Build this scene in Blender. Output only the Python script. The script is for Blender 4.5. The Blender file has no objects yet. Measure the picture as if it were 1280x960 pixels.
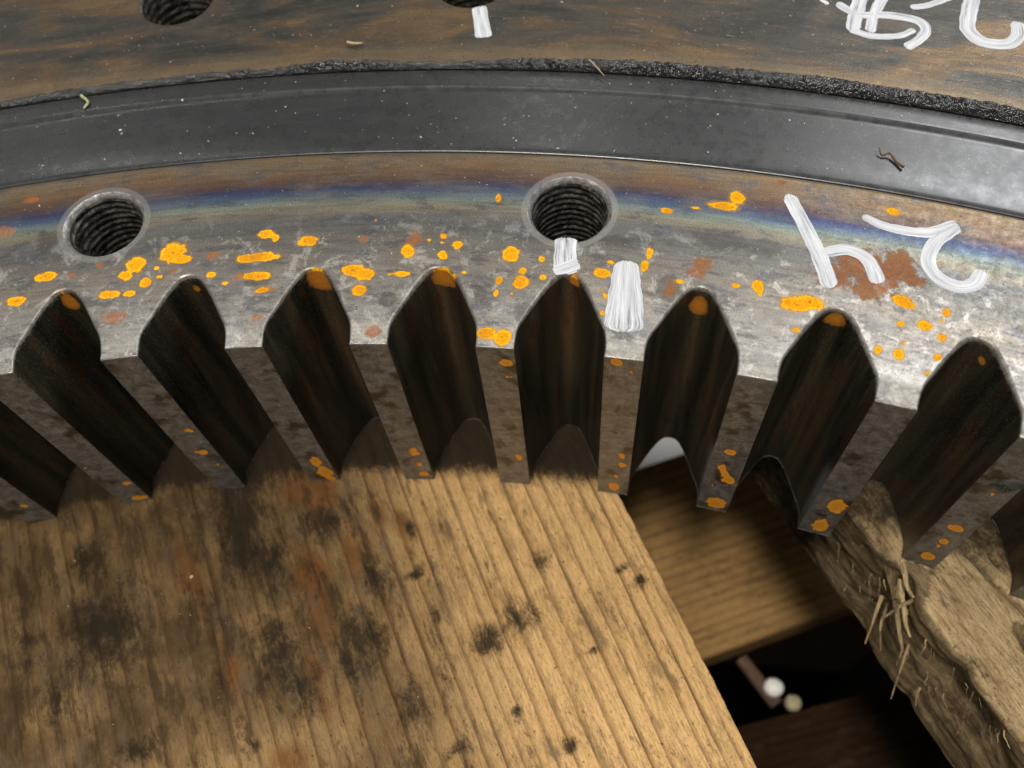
import bpy, math, random
import numpy as np
from mathutils import Matrix, Vector
# Units: 1 unit = 1 cm. The ring's axis is Z through the origin, its machined top face is z = 0.
random.seed(7); rng = np.random.default_rng(7)
SC = bpy.context.scene
COL = SC.collection

# ---------------------------------------------------------------- camera, world, lights, exposure
cd = bpy.data.cameras.new('camera'); cam = bpy.data.objects.new('camera', cd); COL.objects.link(cam)
cam.matrix_world = Matrix(((0.9926416, -0.0612368, 0.1044636, 2.70207),
                           (0.1036228, 0.8759281, -0.4711819, 35.00981),
                           (-0.0626489, 0.4785395, 0.8758282, 18.31679),
                           (0, 0, 0, 1)))
cd.sensor_width = 36.0; cd.lens = 36.0 * 1155.05 / 1280.0
cd.clip_start = 0.5; cd.clip_end = 2000
cd.dof.use_dof = True; cd.dof.focus_distance = 23.2; cd.dof.aperture_fstop = 0.115
SC.camera = cam

w = bpy.data.worlds.new('World'); SC.world = w; w.use_nodes = True
w.node_tree.nodes['Background'].inputs[0].default_value = (1.0, 0.99, 0.97, 1)
w.node_tree.nodes['Background'].inputs[1].default_value = 0.32

def area(name, loc, target, size, size_y, power, col):
    l = bpy.data.lights.new(name, 'AREA'); l.shape = 'RECTANGLE'; l.size = size; l.size_y = size_y
    l.energy = power; l.color = col
    o = bpy.data.objects.new(name, l); COL.objects.link(o); o.location = loc
    o.rotation_euler = (Vector(target) - Vector(loc)).to_track_quat('-Z', 'Y').to_euler()
    return o
# overhead hall lamp (key) and the tall bright window wall behind and to the right of the ring
area('hall_lamp', (-7, 2, 190), (3, 46, 0), 30, 30, 340000, (1.0, 0.95, 0.86))
area('bright_window', (140, 210, 225), (8, 48, 0), 120, 80, 470000, (0.97, 0.98, 1.0))
for x, y in ((-150, 190), (-20, 260), (95, 330), (-230, 40)):          # unseen strip lights added for glints on seal, grease and flanks
    area('glint_light', (x, y, 250), (0, 50, 0), 10, 130, 42000, (1.0, 0.98, 0.94))
SC.view_settings.view_transform = 'Standard'; SC.view_settings.look = 'None'
SC.view_settings.exposure = 0.0; SC.view_settings.gamma = 1.0

# ---------------------------------------------------------------- helpers
NT = 96; PIT = 2 * math.pi / NT; RT = 3.0 / PIT            # 96 inward teeth, tip radius 45.84
H = 8.25
def srgb(h):
    c = [int(h[i:i+2], 16) / 255 for i in (0, 2, 4)]
    return tuple(x / 12.92 if x <= .04045 else ((x + .055) / 1.055) ** 2.4 for x in c) + (1,)
class Mat:
    """small node-graph writer"""
    def __init__(s, name):
        s.m = bpy.data.materials.new(name); s.m.use_nodes = True; s.t = s.m.node_tree
        s.b = s.t.nodes['Principled BSDF']; s.out = s.t.nodes['Material Output']
    def n(s, typ, **kw):
        x = s.t.nodes.new(typ)
        for k, v in kw.items(): setattr(x, k, v)
        return x
    def put(s, sock, v):
        if hasattr(v, 'is_output') or isinstance(v, bpy.types.NodeSocket): s.t.links.new(v, sock)
        elif isinstance(v, (tuple, list)) and len(v) == 3 and len(getattr(sock, 'default_value', (0,))) == 4: sock.default_value = (*v, 1)
        else: sock.default_value = v
    def math(s, op, a, b=None, c=None, clamp=False):
        x = s.n('ShaderNodeMath', operation=op, use_clamp=clamp); s.put(x.inputs[0], a)
        if b is not None: s.put(x.inputs[1], b)
        if c is not None: s.put(x.inputs[2], c)
        return x.outputs[0]
    def vmul(s, v, k):
        x = s.n('ShaderNodeVectorMath', operation='MULTIPLY'); s.put(x.inputs[0], v); x.inputs[1].default_value = k
        return x.outputs[0]
    def attr(s, name, fac=True):
        x = s.n('ShaderNodeAttribute'); x.attribute_name = name
        return x.outputs['Fac'] if fac else x.outputs['Vector']
    def geo(s): return s.n('ShaderNodeNewGeometry').outputs['Position']
    def obj(s): return s.n('ShaderNodeTexCoord').outputs['Object']
    def noise(s, v, scale, detail=3, rough=.55, dist=0, col=False):
        x = s.n('ShaderNodeTexNoise'); s.put(x.inputs['Vector'], v); x.inputs['Scale'].default_value = scale
        x.inputs['Detail'].default_value = detail; x.inputs['Roughness'].default_value = rough; x.inputs['Distortion'].default_value = dist
        return x.outputs['Color' if col else 0]
    def voro(s, v, scale, out='Distance'):
        x = s.n('ShaderNodeTexVoronoi'); s.put(x.inputs['Vector'], v); x.inputs['Scale'].default_value = scale
        return x.outputs[out]
    def ramp(s, f, stops, interp='LINEAR'):
        x = s.n('ShaderNodeValToRGB'); s.put(x.inputs[0], f); e = x.color_ramp.elements; x.color_ramp.interpolation = interp
        while len(e) < len(stops): e.new(.5)
        for q, (p, c) in zip(e, stops):
            q.position = p; q.color = c if isinstance(c, tuple) else (srgb(c) if isinstance(c, str) else (c, c, c, 1))
        return x.outputs[0]
    def step(s, f, lo, hi, a=0., b=1.):
        x = s.n('ShaderNodeMapRange'); x.interpolation_type = 'SMOOTHSTEP'; s.put(x.inputs[0], f)
        for i, v in enumerate((lo, hi, a, b)): s.put(x.inputs[i + 1], v)
        return x.outputs[0]
    def mix(s, f, a, b, mode='MIX'):
        x = s.n('ShaderNodeMix', data_type='RGBA', blend_type=mode); s.put(x.inputs[0], f)
        s.put(x.inputs[6], srgb(a) if isinstance(a, str) else a); s.put(x.inputs[7], srgb(b) if isinstance(b, str) else b)
        return x.outputs[2]
    def bump(s, h, strength, dist, nrm=None):
        x = s.n('ShaderNodeBump'); s.put(x.inputs['Height'], h); x.inputs['Strength'].default_value = strength
        x.inputs['Distance'].default_value = dist
        if nrm is not None: s.put(x.inputs['Normal'], nrm)
        return x.outputs[0]
    def set(s, **kw):
        for k, v in kw.items():
            k = {'color': 'Base Color', 'rough': 'Roughness', 'metal': 'Metallic', 'normal': 'Normal', 'spec': 'Specular IOR Level',
                 'coat': 'Coat Weight', 'coat_rough': 'Coat Roughness'}.get(k, k)
            s.put(s.b.inputs[k], srgb(v) if isinstance(v, str) else v)
        return s.m

def mesh_obj(name, V, F, mats, parent=None, mi=None, attrs=None, sharp=None, data=None):
    """link one mesh object; mi = material index per face, attrs = point attributes"""
    if data is None:
        me = bpy.data.meshes.new(name); V = np.asarray(V, float)
        me.from_pydata(V.tolist(), [], F if isinstance(F, list) else F.tolist())
        for m in (mats if isinstance(mats, (list, tuple)) else [mats]): me.materials.append(m)
        if mi is not None: me.polygons.foreach_set('material_index', np.asarray(mi, np.int32))
        for k, a in (attrs or {}).items():
            a = np.asarray(a, np.float32)
            at = me.attributes.new(k, 'FLOAT_VECTOR' if a.ndim == 2 else 'FLOAT', 'POINT')
            at.data.foreach_set('vector' if a.ndim == 2 else 'value', a.ravel())
        if sharp is not None:
            me.shade_smooth(); me.set_sharp_from_angle(angle=math.radians(sharp))
        me.update()
    else: me = data
    o = bpy.data.objects.new(name, me); COL.objects.link(o)
    if parent: o.parent = parent
    return o
def empty(name, loc=(0, 0, 0)):
    o = bpy.data.objects.new(name, None); COL.objects.link(o); o.location = loc; o.empty_display_size = .5; return o
def tag(o, label=None, cat=None, group=None, kind=None):
    for k, v in (('label', label), ('category', cat), ('group', group), ('kind', kind)):
        if v: o[k] = v
    return o
def grid_faces(nr, nc, off=0, wrap=False, flip=False):
    r = np.arange(nr - 1)[:, None]; c = np.arange(nc if wrap else nc - 1)[None, :]; c2 = (c + 1) % nc
    q = np.stack(np.broadcast_arrays(r * nc + c, r * nc + c2, (r + 1) * nc + c2, (r + 1) * nc + c), -1).reshape(-1, 4) + off
    return q[:, ::-1] if flip else q
class Acc:
    """collects vertex blocks, their polar coordinates and faces with a material index"""
    def __init__(s): s.V = []; s.F = []; s.M = []; s.n = 0
    def add(s, V, F, m=0):
        V = np.asarray(V, float).reshape(-1, 3); F = [list(map(int, f)) for f in F] if not isinstance(F, np.ndarray) else F.tolist()
        s.F += [[i + s.n for i in f] for f in F]; s.M += [m] * len(F); s.V.append(V); s.n += len(V)
    def verts(s): return np.concatenate(s.V)
def P3(r, th, z):
    """radius offset from the tooth tips, angle in radians from +Y, height"""
    R = RT + np.asarray(r, float); th = np.asarray(th, float)
    R, th, z = np.broadcast_arrays(R, th, np.asarray(z, float))
    return np.stack([R * np.sin(th), R * np.cos(th), z], -1)
def pol(V):
    r = np.hypot(V[:, 0], V[:, 1]) - RT; th = np.arctan2(V[:, 0], V[:, 1])
    return r, th, V[:, 2]
def spots(a, b, L, warp=None):
    """soft field: 1 at a stain's middle, .5 on its edge; a, b in cm along the two directions of L"""
    f = np.zeros(np.shape(a))
    for ca, cb, ha, hb, s in L:
        d = np.hypot((a - ca) / ha, (b - cb) / hb)
        f = np.maximum(f, np.clip(1 - d / 2, 0, 1) * (.6 + .4 * s) if s < 1 else np.clip(1 - d / 2, 0, 1))
    return f
def vnoise(x, y, seed=0):
    """cheap smooth value noise for geometry"""
    x = np.asarray(x, float); y = np.asarray(y, float)
    xi = np.floor(x).astype(int); yi = np.floor(y).astype(int); fx = x - xi; fy = y - yi
    fx = fx * fx * (3 - 2 * fx); fy = fy * fy * (3 - 2 * fy)
    def h(i, j):
        n = (i * 374761393 + j * 668265263 + seed * 1442695041) & 0x7fffffff
        n = ((n ^ (n >> 13)) * 1274126177) & 0x7fffffff
        return ((n ^ (n >> 16)) & 0xffff) / 65535.0
    return (h(xi, yi) * (1 - fx) + h(xi + 1, yi) * fx) * (1 - fy) + (h(xi, yi + 1) * (1 - fx) + h(xi + 1, yi + 1) * fx) * fy

# stains read off the photograph, as (angle deg, radius or height cm, half sizes cm, strength) on the steel and (along, across ...) on the plank
SPOTS = [(-14.55,2.02,0.26,0.16,1), (-13.75,2.65,0.29,0.14,1), (-11.04,2.66,0.24,0.25,1), (-11.31,2.35,0.18,0.15,1), (-9.97,2.92,0.33,0.31,1),
    (-9.65,2.69,0.24,0.14,1), (-11.73,1.84,0.29,0.13,1), (-11.12,1.79,0.18,0.1,1), (-10.68,2.06,0.16,0.17,0.9), (-10.29,2.21,0.09,0.07,0.8),
    (-10.4,2.49,0.1,0.06,0.8), (-7.71,2.56,0.26,0.14,1), (-7.24,2.58,0.42,0.15,1), (-7.21,3.3,0.22,0.14,1), (-6.92,3.14,0.1,0.11,1),
    (-5.9,3.01,0.22,0.18,1), (-6.16,2.95,0.1,0.08,0.8), (-7.33,2.0,0.36,0.13,1), (-7.1,1.56,0.22,0.11,0.7), (-4.44,2.06,0.3,0.19,1),
    (-4.09,1.94,0.26,0.17,1), (-4.19,1.47,0.2,0.19,0.8), (-2.9,2.64,0.18,0.2,1), (-1.89,3.12,0.1,0.09,0.9), (-1.46,2.86,0.14,0.15,0.9),
    (-1.86,2.53,0.13,0.15,1), (-1.91,2.92,0.05,0.06,0.8), (0.14,2.63,0.21,0.24,1), (0.55,1.82,0.21,0.19,1), (-0.11,1.85,0.09,0.14,0.9),
    (-0.44,4.36,0.08,0.16,0.75), (0.55,2.17,0.1,0.11,0.8), (1.04,2.53,0.08,0.1,0.9), (1.15,2.02,0.09,0.1,0.9), (-0.28,0.34,0.25,0.15,1),
    (0.2,0.26,0.21,0.22,1), (-3.0,1.96,0.24,0.1,0.75), (2.81,2.27,0.21,0.14,1), (3.02,2.59,0.09,0.08,0.8), (4.09,2.99,0.09,0.21,0.8),
    (4.0,2.6,0.11,0.19,0.8), (4.4,4.32,0.17,0.09,0.9), (5.98,4.69,0.35,0.13,1), (6.32,5.0,0.18,0.2,1), (5.21,4.52,0.13,0.06,0.8), (7.18,2.41,0.14,0.18,1),
    (7.27,2.2,0.05,0.09,0.8), (8.27,2.09,0.36,0.2,1), (8.62,2.2,0.32,0.2,1), (6.59,2.35,0.13,0.07,0.8), (11.02,2.73,0.22,0.16,1), (11.15,2.64,0.2,0.11,1),
    (11.07,2.09,0.1,0.1,0.9), (11.71,2.18,0.17,0.13,1), (12.19,2.66,0.1,0.13,0.9), (12.1,2.41,0.05,0.05,0.8), (12.17,1.96,0.13,0.14,0.6),
    (10.58,1.28,0.11,0.15,0.65), (11.13,1.27,0.13,0.15,0.9), (12.12,1.41,0.1,0.11,0.8), (10.49,5.31,0.19,0.12,0.85), (8.34,1.39,0.14,0.09,0.6),
    (-3.97,3.59,0.06,0.06,0.7), (2.81,2.27,0.21,0.12,1), (-3.37,1.94,0.08,0.05,0.7), (-8.72,2.14,0.16,0.11,0.55), (-8.27,1.84,0.12,0.07,0.6),
    (2.87,1.78,0.08,0.07,0.5), (2.99,1.59,0.09,0.11,0.45), (2.98,1.13,0.09,0.1,0.6), (-1.16,2.04,0.1,0.07,0.5), (-0.15,1.48,0.08,0.14,0.6),
    (0.31,1.5,0.05,0.06,0.7), (-1.5,1.94,0.14,0.09,0.5), (11.2,1.61,0.09,0.08,0.5), (11.9,0.95,0.08,0.1,0.45), (5.04,2.25,0.17,0.09,0.4),
    (-2.32,2.99,0.08,0.1,0.4)]
DULL = [(-11.49,1.12,0.37,0.21,1), (-12.14,2.77,0.14,0.1,1), (-13.0,2.59,0.14,0.1,1), (-8.72,2.71,0.22,0.13,1), (-9.87,2.32,0.16,0.1,1),
    (-7.19,0.77,0.16,0.12,1), (-15.13,4.32,0.26,0.19,1), (-15.32,4.31,0.2,0.24,1), (-2.77,2.98,0.24,0.27,1), (-7.01,1.58,0.3,0.1,1),
    (-3.65,0.33,0.2,0.16,1), (4.79,2.03,0.15,0.25,1), (7.48,5.68,0.13,0.08,1), (2.09,2.13,0.11,0.09,1), (-7.84,2.03,0.2,0.15,1), (-1.45,0.65,0.2,0.13,1),
    (-4.25,2.99,0.16,0.12,1), (9.13,3.06,0.44,0.39,1), (9.82,3.55,0.52,0.51,1), (10.38,3.31,0.52,0.57,1), (10.85,3.76,0.34,0.47,1),
    (10.12,2.79,0.4,0.25,1), (11.21,3.37,0.29,0.23,1), (5.44,2.58,0.28,0.19,1), (5.64,2.85,0.28,0.21,1), (-14.48,5.29,0.24,0.11,1)]
DARKP = [(-0.53,1.67,0.29,0.35,1), (4.73,2.03,0.32,0.39,1), (-0.62,1.48,0.19,0.28,1), (-3.3,1.19,0.24,0.21,1), (0.73,0.98,0.23,0.31,1),
    (-12.36,3.61,0.1,0.08,1), (-7.33,1.83,0.34,0.14,1), (1.8,0.83,0.29,0.13,1), (7.22,3.56,0.54,0.26,1), (5.99,3.62,0.64,0.31,1), (3.09,3.28,0.38,0.15,1),
    (-13.83,3.83,0.31,0.35,1), (11.97,6.01,0.17,0.08,1)]
TIPSPOTS = [(0.27,-0.78,0.18,0.17,1), (0.26,-6.3,0.12,0.23,0.9), (0.31,-1.44,0.15,0.1,0.5), (3.54,-0.28,0.17,0.18,1), (4.02,-0.64,0.12,0.11,0.5),
    (3.94,-5.45,0.12,0.22,0.8), (3.99,-6.05,0.16,0.22,0.7), (3.8,-6.91,0.12,0.15,0.6), (3.78,-7.72,0.17,0.28,1), (7.45,-4.1,0.18,0.19,0.9),
    (7.37,-5.18,0.11,0.31,1), (7.54,-5.56,0.11,0.21,1), (7.71,-5.89,0.19,0.27,1), (7.59,-7.71,0.32,0.39,1), (7.3,-6.41,0.07,0.14,0.5),
    (11.45,-6.02,0.25,0.49,1), (11.33,-7.62,0.24,0.46,1), (15.05,-5.29,0.21,0.21,1), (15.1,-6.32,0.13,0.2,1), (15.13,-6.7,0.07,0.2,0.8),
    (15.08,-7.57,0.19,0.32,1), (-7.41,-6.78,0.17,0.35,1), (-7.32,-7.58,0.25,0.42,1), (-7.22,-8.1,0.15,0.25,0.8), (-11.03,-4.1,0.19,0.14,0.6),
    (-11.19,-5.51,0.25,0.18,0.6), (-11.02,-6.46,0.14,0.14,0.4), (-14.7,-6.86,0.17,0.16,0.6), (-14.78,-8.0,0.27,0.17,0.9), (-18.64,-7.01,0.13,0.15,0.6),
    (-3.51,-7.83,0.21,0.19,0.7), (-3.56,-7.1,0.15,0.21,0.5), (-3.57,-6.22,0.25,0.4,0.3), (-15.45,-5.45,0.1,0.1,0.4), (15.06,-2.93,0.1,0.12,0.6),
    (-5.44,-7.39,0.13,0.3,0.3)]
FLOORSPOTS = [(-13.2,-0.46,0.18,0.39,0.8), (-5.57,-0.42,0.3,0.48,1), (-1.81,-0.34,0.3,0.41,1), (2.05,-0.22,0.16,0.2,0.7), (5.67,-0.72,0.24,0.41,0.85),
    (9.41,-0.38,0.29,0.32,0.6), (13.44,-0.6,0.1,0.15,0.6), (-9.37,-0.52,0.14,0.2,0.35)]
OIL = [(-3.82,11.11,1.92,0.69,0.95), (-5.27,10.75,0.81,1.3,0.9), (-2.19,15.69,1.3,1.11,0.75), (-4.6,15.76,0.64,0.7,0.4), (2.47,5.29,0.42,0.57,0.75),
    (4.76,5.42,0.19,0.16,1), (-1.47,6.4,0.6,0.16,0.5), (-0.26,6.57,0.14,0.37,0.9), (-0.56,7.73,0.81,0.38,0.5), (1.07,8.71,0.98,0.6,0.5),
    (3.31,7.96,0.6,0.45,0.45), (1.34,6.64,0.33,0.15,0.6), (3.07,6.89,0.31,0.12,0.5), (2.77,0.68,0.19,0.25,0.8), (2.28,1.04,0.15,0.15,0.5),
    (3.95,2.81,0.12,0.17,0.6), (5.93,4.44,0.22,0.2,0.6), (0.52,11.14,1.32,0.75,0.5), (-0.78,17.57,0.67,0.43,0.4), (1.46,15.56,0.31,0.52,0.7),
    (2.65,12.48,0.2,0.14,0.8), (-2.94,8.78,0.63,0.69,0.6), (1.61,9.18,0.64,0.21,0.5), (-2.3,10.49,0.97,0.34,0.5), (1.7,10.64,0.84,0.63,0.4),
    (0.99,2.96,0.34,0.54,0.3), (2.24,4.25,0.64,0.64,0.3), (-2.91,17.97,0.96,0.45,0.4), (5.0,7.17,0.19,0.4,0.5)]
WARM = [(-0.96,9.57,1.75,0.49,0.9), (-1.56,8.17,0.96,0.34,0.6), (-4.06,8.7,0.78,0.93,1), (-2.8,12.88,1.47,0.34,0.5), (-2.48,7.09,0.75,0.46,0.4),
    (1.63,10.26,1.27,0.32,0.5), (0.45,12.44,1.31,0.32,0.3), (-1.64,6.47,0.97,0.34,0.5), (3.36,11.58,0.59,0.61,0.5)]

# ---------------------------------------------------------------- materials
def mat_ring_top():
    s = Mat('heat_tinted_steel'); pc = s.attr('pc', False); sep = s.n('ShaderNodeSeparateXYZ'); s.put(sep.inputs[0], pc); r = sep.outputs[0]
    big = s.noise(s.vmul(pc, (.5, .22, .3)), 1.0, 4, .6)
    rw = s.math('ADD', r, s.math('MULTIPLY', s.math('SUBTRACT', big, .5), .55))
    tint = s.ramp(s.math('DIVIDE', rw, 6.0), [(0, '9b9893'), (.15, '94908a'), (.38, '7f786d'), (.56, '5a5955'), (.62, '5b5b5c'), (.67, '78705c'), (.71, '6c776e'),
                                                (.75, '3d5068'), (.785, '2a2f52'), (.82, '4b3833'), (.88, '664d34'), (.95, '6f5c42'), (1, '5a4d3a')])
    tint = s.mix(s.step(s.noise(s.vmul(pc, (.9, .35, 1)), 1.0, 4, .7), .42, .62, .08, .5), tint, '67625a')
    st = s.noise(s.vmul(pc, (7, .55, 1)), 1.0, 5, .65)
    col = s.mix(1, tint, s.ramp(st, [(.25, .62), (.5, 1.0), (.78, 1.3)]), 'MULTIPLY')
    pt = s.noise(pc, 1.6, 6, .7, .6)
    low = s.step(r, 4.2, 2.6)
    col = s.mix(s.math('MULTIPLY', s.step(pt, .53, .62), s.math('MULTIPLY', low, .6)), col, 'b5b1a9')
    blu = s.noise(s.vmul(pc, (2.6, 1.0, 1)), 1.0, 5, .7, .3)
    col = s.mix(s.math('MULTIPLY', s.step(blu, .54, .61), .55), col, '43464c')
    col = s.mix(s.math('MULTIPLY', s.step(s.noise(s.vmul(pc, (3, 1.4, 1)), 1.3, 5, .75, .5), .60, .70), .5), col, '6a4f38')
    fine = s.noise(pc, 22, 4, .75)
    col = s.mix(1, col, s.ramp(fine, [(.3, .62), (.5, 1.), (.7, 1.3)]), 'MULTIPLY')
    scr = s.noise(s.vmul(pc, (60, 3.5, 1)), 1.0, 2, .5)
    col = s.mix(s.math('MULTIPLY', s.step(scr, .66, .74), .35), col, 'b5b3ae')
    pit = s.step(s.voro(pc, 5.5), .13, .06); pitm = s.math('MULTIPLY', pit, s.step(s.noise(pc, .9, 2), .5, .62))
    col = s.mix(s.math('MULTIPLY', pitm, .8), col, '2a241f')
    spk = s.math('MULTIPLY', s.step(s.noise(pc, 11, 3, .75), .60, .66), s.step(s.noise(pc, 1.0, 3, .6), .40, .62, .15, .75))
    col = s.mix(s.math('MULTIPLY', spk, low), col, '33302d')
    col = s.mix(s.math('MULTIPLY', s.step(s.noise(s.vmul(pc, (1.4, .8, 1)), 1.1, 6, .75, .8), .52, .60), s.math('MULTIPLY', low, .3)), col, '585b66')
    wht = s.math('MULTIPLY', s.step(s.noise(s.vmul(pc, (1, .8, 1)), 5.5, 6, .8, .6), .56, .63), s.step(r, 2.4, .4, .0, .6)); col = s.mix(wht, col, 'c4c0b8')
    dk = s.step(s.math('ADD', s.attr('dark'), s.math('MULTIPLY', s.math('SUBTRACT', s.noise(pc, 3, 6, .75), .5), 1.1)), .42, .62)
    col = s.mix(s.math('MULTIPLY', dk, .5), col, '3c3732')
    # machined ring round the bolt holes, lighter worn band on the tooth tips, worn edges
    hd = s.attr('hd'); sf = s.math('MULTIPLY', s.step(hd, 1.24, 1.19), .38)
    col = s.mix(sf, col, s.mix(1, (.30, .29, .275, 1), s.ramp(fine, [(.3, .75), (.7, 1.2)]), 'MULTIPLY'))
    tipw = s.math('MULTIPLY', s.step(s.math('ADD', r, s.math('MULTIPLY', fine, .05)), .60, .55), s.math('MULTIPLY', s.step(s.noise(pc, 3.2, 4, .7), .40, .66), .30))
    col = s.mix(tipw, col, 'b0aca4')
    ed = s.math('MULTIPLY', s.math('MULTIPLY', s.attr('edge'), .6), s.step(s.noise(pc, 5, 4, .75), .42, .64)); col = s.mix(s.math('MULTIPLY', s.attr('edge'), .35), col, '57524a'); col = s.mix(ed, col, '9d9890')
    # dull rust-brown patches and bright yellow rust blooms
    nn = s.math('SUBTRACT', s.noise(pc, 4, 6, .8, .4), .5); dull = s.step(s.math('ADD', s.attr('dull'), s.math('MULTIPLY', nn, 1.25)), .46, .66)
    col = s.mix(s.math('MULTIPLY', dull, s.step(s.noise(pc, 9, 3), .3, .6, .25, .8)), col, s.mix(s.noise(pc, 12, 2), 'a8642a', '6a4222'))
    f0 = s.attr('rust'); f = s.math('ADD', f0, s.math('MULTIPLY', s.math('SUBTRACT', s.noise(s.vmul(pc, (1.5, 1, 1)), 4, 5, .65, .5), .5), .62))
    halo = s.math('MULTIPLY', s.step(f, .30, .47), .5); col = s.mix(halo, col, '8a6b35')
    rc = s.ramp(s.math('ADD', f, s.math('MULTIPLY', s.math('SUBTRACT', s.noise(pc, 16, 3), .5), .5)), [(.42, 'a86a1c'), (.53, 'dca01c'), (.62, 'ecac10'), (.74, 'cf8c14'), (.86, 'e2a012'), (1, 'ac661c')])
    rc = s.mix(s.step(s.noise(pc, .8, 3, .6), .42, .66, 0., .55), rc, 'a5691f'); rc = s.mix(s.math('MULTIPLY', s.step(s.noise(pc, 13, 5, .8), .53, .62), .6), rc, '96601c'); rc = s.mix(s.math('MULTIPLY', s.step(s.math('ABSOLUTE', s.math('SUBTRACT', f, .70)), .05, .01), .16), rc, '9c5a14')
    col = s.mix(s.step(f, .45, .58), col, rc)
    rm = s.step(f, .47, .54); anyr = s.math('MAXIMUM', rm, s.math('MULTIPLY', dull, .8))
    h = s.math('ADD', s.math('MULTIPLY', fine, .5), s.math('ADD', s.math('MULTIPLY', rm, .35), s.math('MULTIPLY', st, .35)))
    h = s.math('SUBTRACT', h, s.math('MULTIPLY', s.math('ADD', pitm, spk), .8))
    rough = s.math('ADD', s.math('MULTIPLY', s.ramp(s.noise(pc, 4, 4, .7), [(.3, .29), (.7, .50)]), s.math('SUBTRACT', 1, anyr)), s.math('MULTIPLY', anyr, .9))
    return s.set(color=col, rough=rough, spec=s.math('MULTIPLY', s.math('SUBTRACT', 1.1, anyr), .45), metal=s.math('MULTIPLY', s.math('SUBTRACT', 1, anyr), .62), normal=s.bump(h, .32, .02))

def mat_tooth_tip():
    s = Mat('rolled_steel_tip'); pc = s.attr('pc', False); v = s.vmul(pc, (1, 1, 1))
    n1 = s.noise(s.vmul(pc, (1, 1.6, 2.1)), 1.6, 7, .78, .5)
    col = s.ramp(n1, [(.3, '4b4844'), (.45, '716d66'), (.58, '8d8880'), (.72, 'a6a198')])
    col = s.mix(s.step(s.noise(v, 1.3, 3), .52, .68), col, '4c3f2e')
    fine = s.noise(s.vmul(pc, (1, 14, 26)), 1.0, 4, .7); col = s.mix(1, col, s.ramp(fine, [(.3, .6), (.5, 1.), (.7, 1.35)]), 'MULTIPLY')
    col = s.mix(s.math('MULTIPLY', s.step(s.noise(v, 40, 1), .68, .72), .7), col, '9b958a')
    nn = s.math('SUBTRACT', s.noise(v, 4, 5, .65), .5); f = s.math('ADD', s.attr('rust'), s.math('MULTIPLY', nn, .75))
    col = s.mix(s.math('MULTIPLY', s.step(f, .33, .47), .5), col, '7a5a2c')
    col = s.mix(s.step(f, .48, .55), col, s.ramp(s.math('ADD', f, s.math('MULTIPLY', s.noise(v, 15, 3), .3)), [(.5, 'a8601c'), (.66, 'eea01c'), (.95, 'd98c1a')]))
    rm = s.step(f, .46, .55)
    return s.set(color=col, rough=s.math('ADD', s.ramp(n1, [(.3, .30), (.7, .48)]), s.math('MULTIPLY', rm, .35)), metal=s.math('MULTIPLY', s.math('SUBTRACT', 1, rm), .45),
                 normal=s.bump(s.math('ADD', fine, s.math('ADD', n1, rm)), .5, .025))
def mat_flank():
    s = Mat('oily_tooth_flank'); pc = s.attr('pc', False)
    n1 = s.noise(s.vmul(pc, (1.8, 1.8, .14)), 1.0, 5, .6, .2); n2 = s.noise(s.vmul(pc, (2.5, 2.5, .25)), 1.4, 4, .7)
    col = s.ramp(n1, [(.32, '1d1e16'), (.47, '34332a'), (.58, '4b4233'), (.7, '5e4a32')])
    col = s.mix(s.step(n2, .54, .68), col, '452e1b')
    col = s.mix(s.math('MULTIPLY', s.step(s.noise(pc, 34, 1), .665, .71), .8), col, '8f8a80')
    fine = s.noise(pc, 18, 4, .7); col = s.mix(1, col, s.ramp(fine, [(.3, .6), (.5, 1.), (.7, 1.5)]), 'MULTIPLY')
    col = s.mix(s.math('MULTIPLY', s.step(s.noise(s.vmul(pc, (1.5, 1.5, .6)), 2.2, 6, .8, .5), .58, .68), .5), col, '0d0e0b')
    edr = s.math('MULTIPLY', s.step(s.attr('edge'), .35, .95), s.step(s.noise(pc, 9, 3, .7), .45, .6)); col = s.mix(edr, col, '8d8678')
    f = s.math('ADD', s.attr('rust'), s.math('MULTIPLY', s.math('SUBTRACT', s.noise(pc, 6, 4, .6), .5), .25))
    col = s.mix(s.math('MULTIPLY', s.step(f, .44, .54), s.step(s.attr('rust'), .3, .8, .4, 1)), col, s.mix(s.noise(pc, 9, 3), 'e89c18', 'a85c16'))
    rm = s.step(f, .46, .56)
    return s.set(color=col, rough=s.math('ADD', s.ramp(n1, [(.3, .26), (.7, .46)]), s.math('MULTIPLY', rm, .4)), metal=s.math('MULTIPLY', s.math('SUBTRACT', 1, rm), .35),
                 normal=s.bump(s.math('ADD', fine, n2), .35, .03))
def mat_machined():
    s = Mat('bright_machined_steel'); p = s.obj()
    n = s.noise(s.vmul(p, (1, 1, 2)), 3.5, 7, .8, .5)
    return s.set(color=s.ramp(n, [(.34, '4e4c49'), (.5, '8b8885'), (.62, 'b5b3af'), (.75, 'cfcdc9')]), rough=s.ramp(n, [(.35, .6), (.65, .35)]), metal=.7, normal=s.bump(n, .7, .03))
def mat_thread():
    s = Mat('oily_thread_steel'); p = s.obj(); n = s.noise(s.vmul(p, (1, 1, 1.6)), 3.2, 7, .8, .6)
    return s.set(color=s.ramp(n, [(.34, '131210'), (.47, '45413b'), (.55, '77726a'), (.7, 'a39d92')]), rough=s.ramp(n, [(.3, .22), (.7, .42)]), metal=.6, normal=s.bump(s.noise(p, 25, 3), .4, .02))
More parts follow.
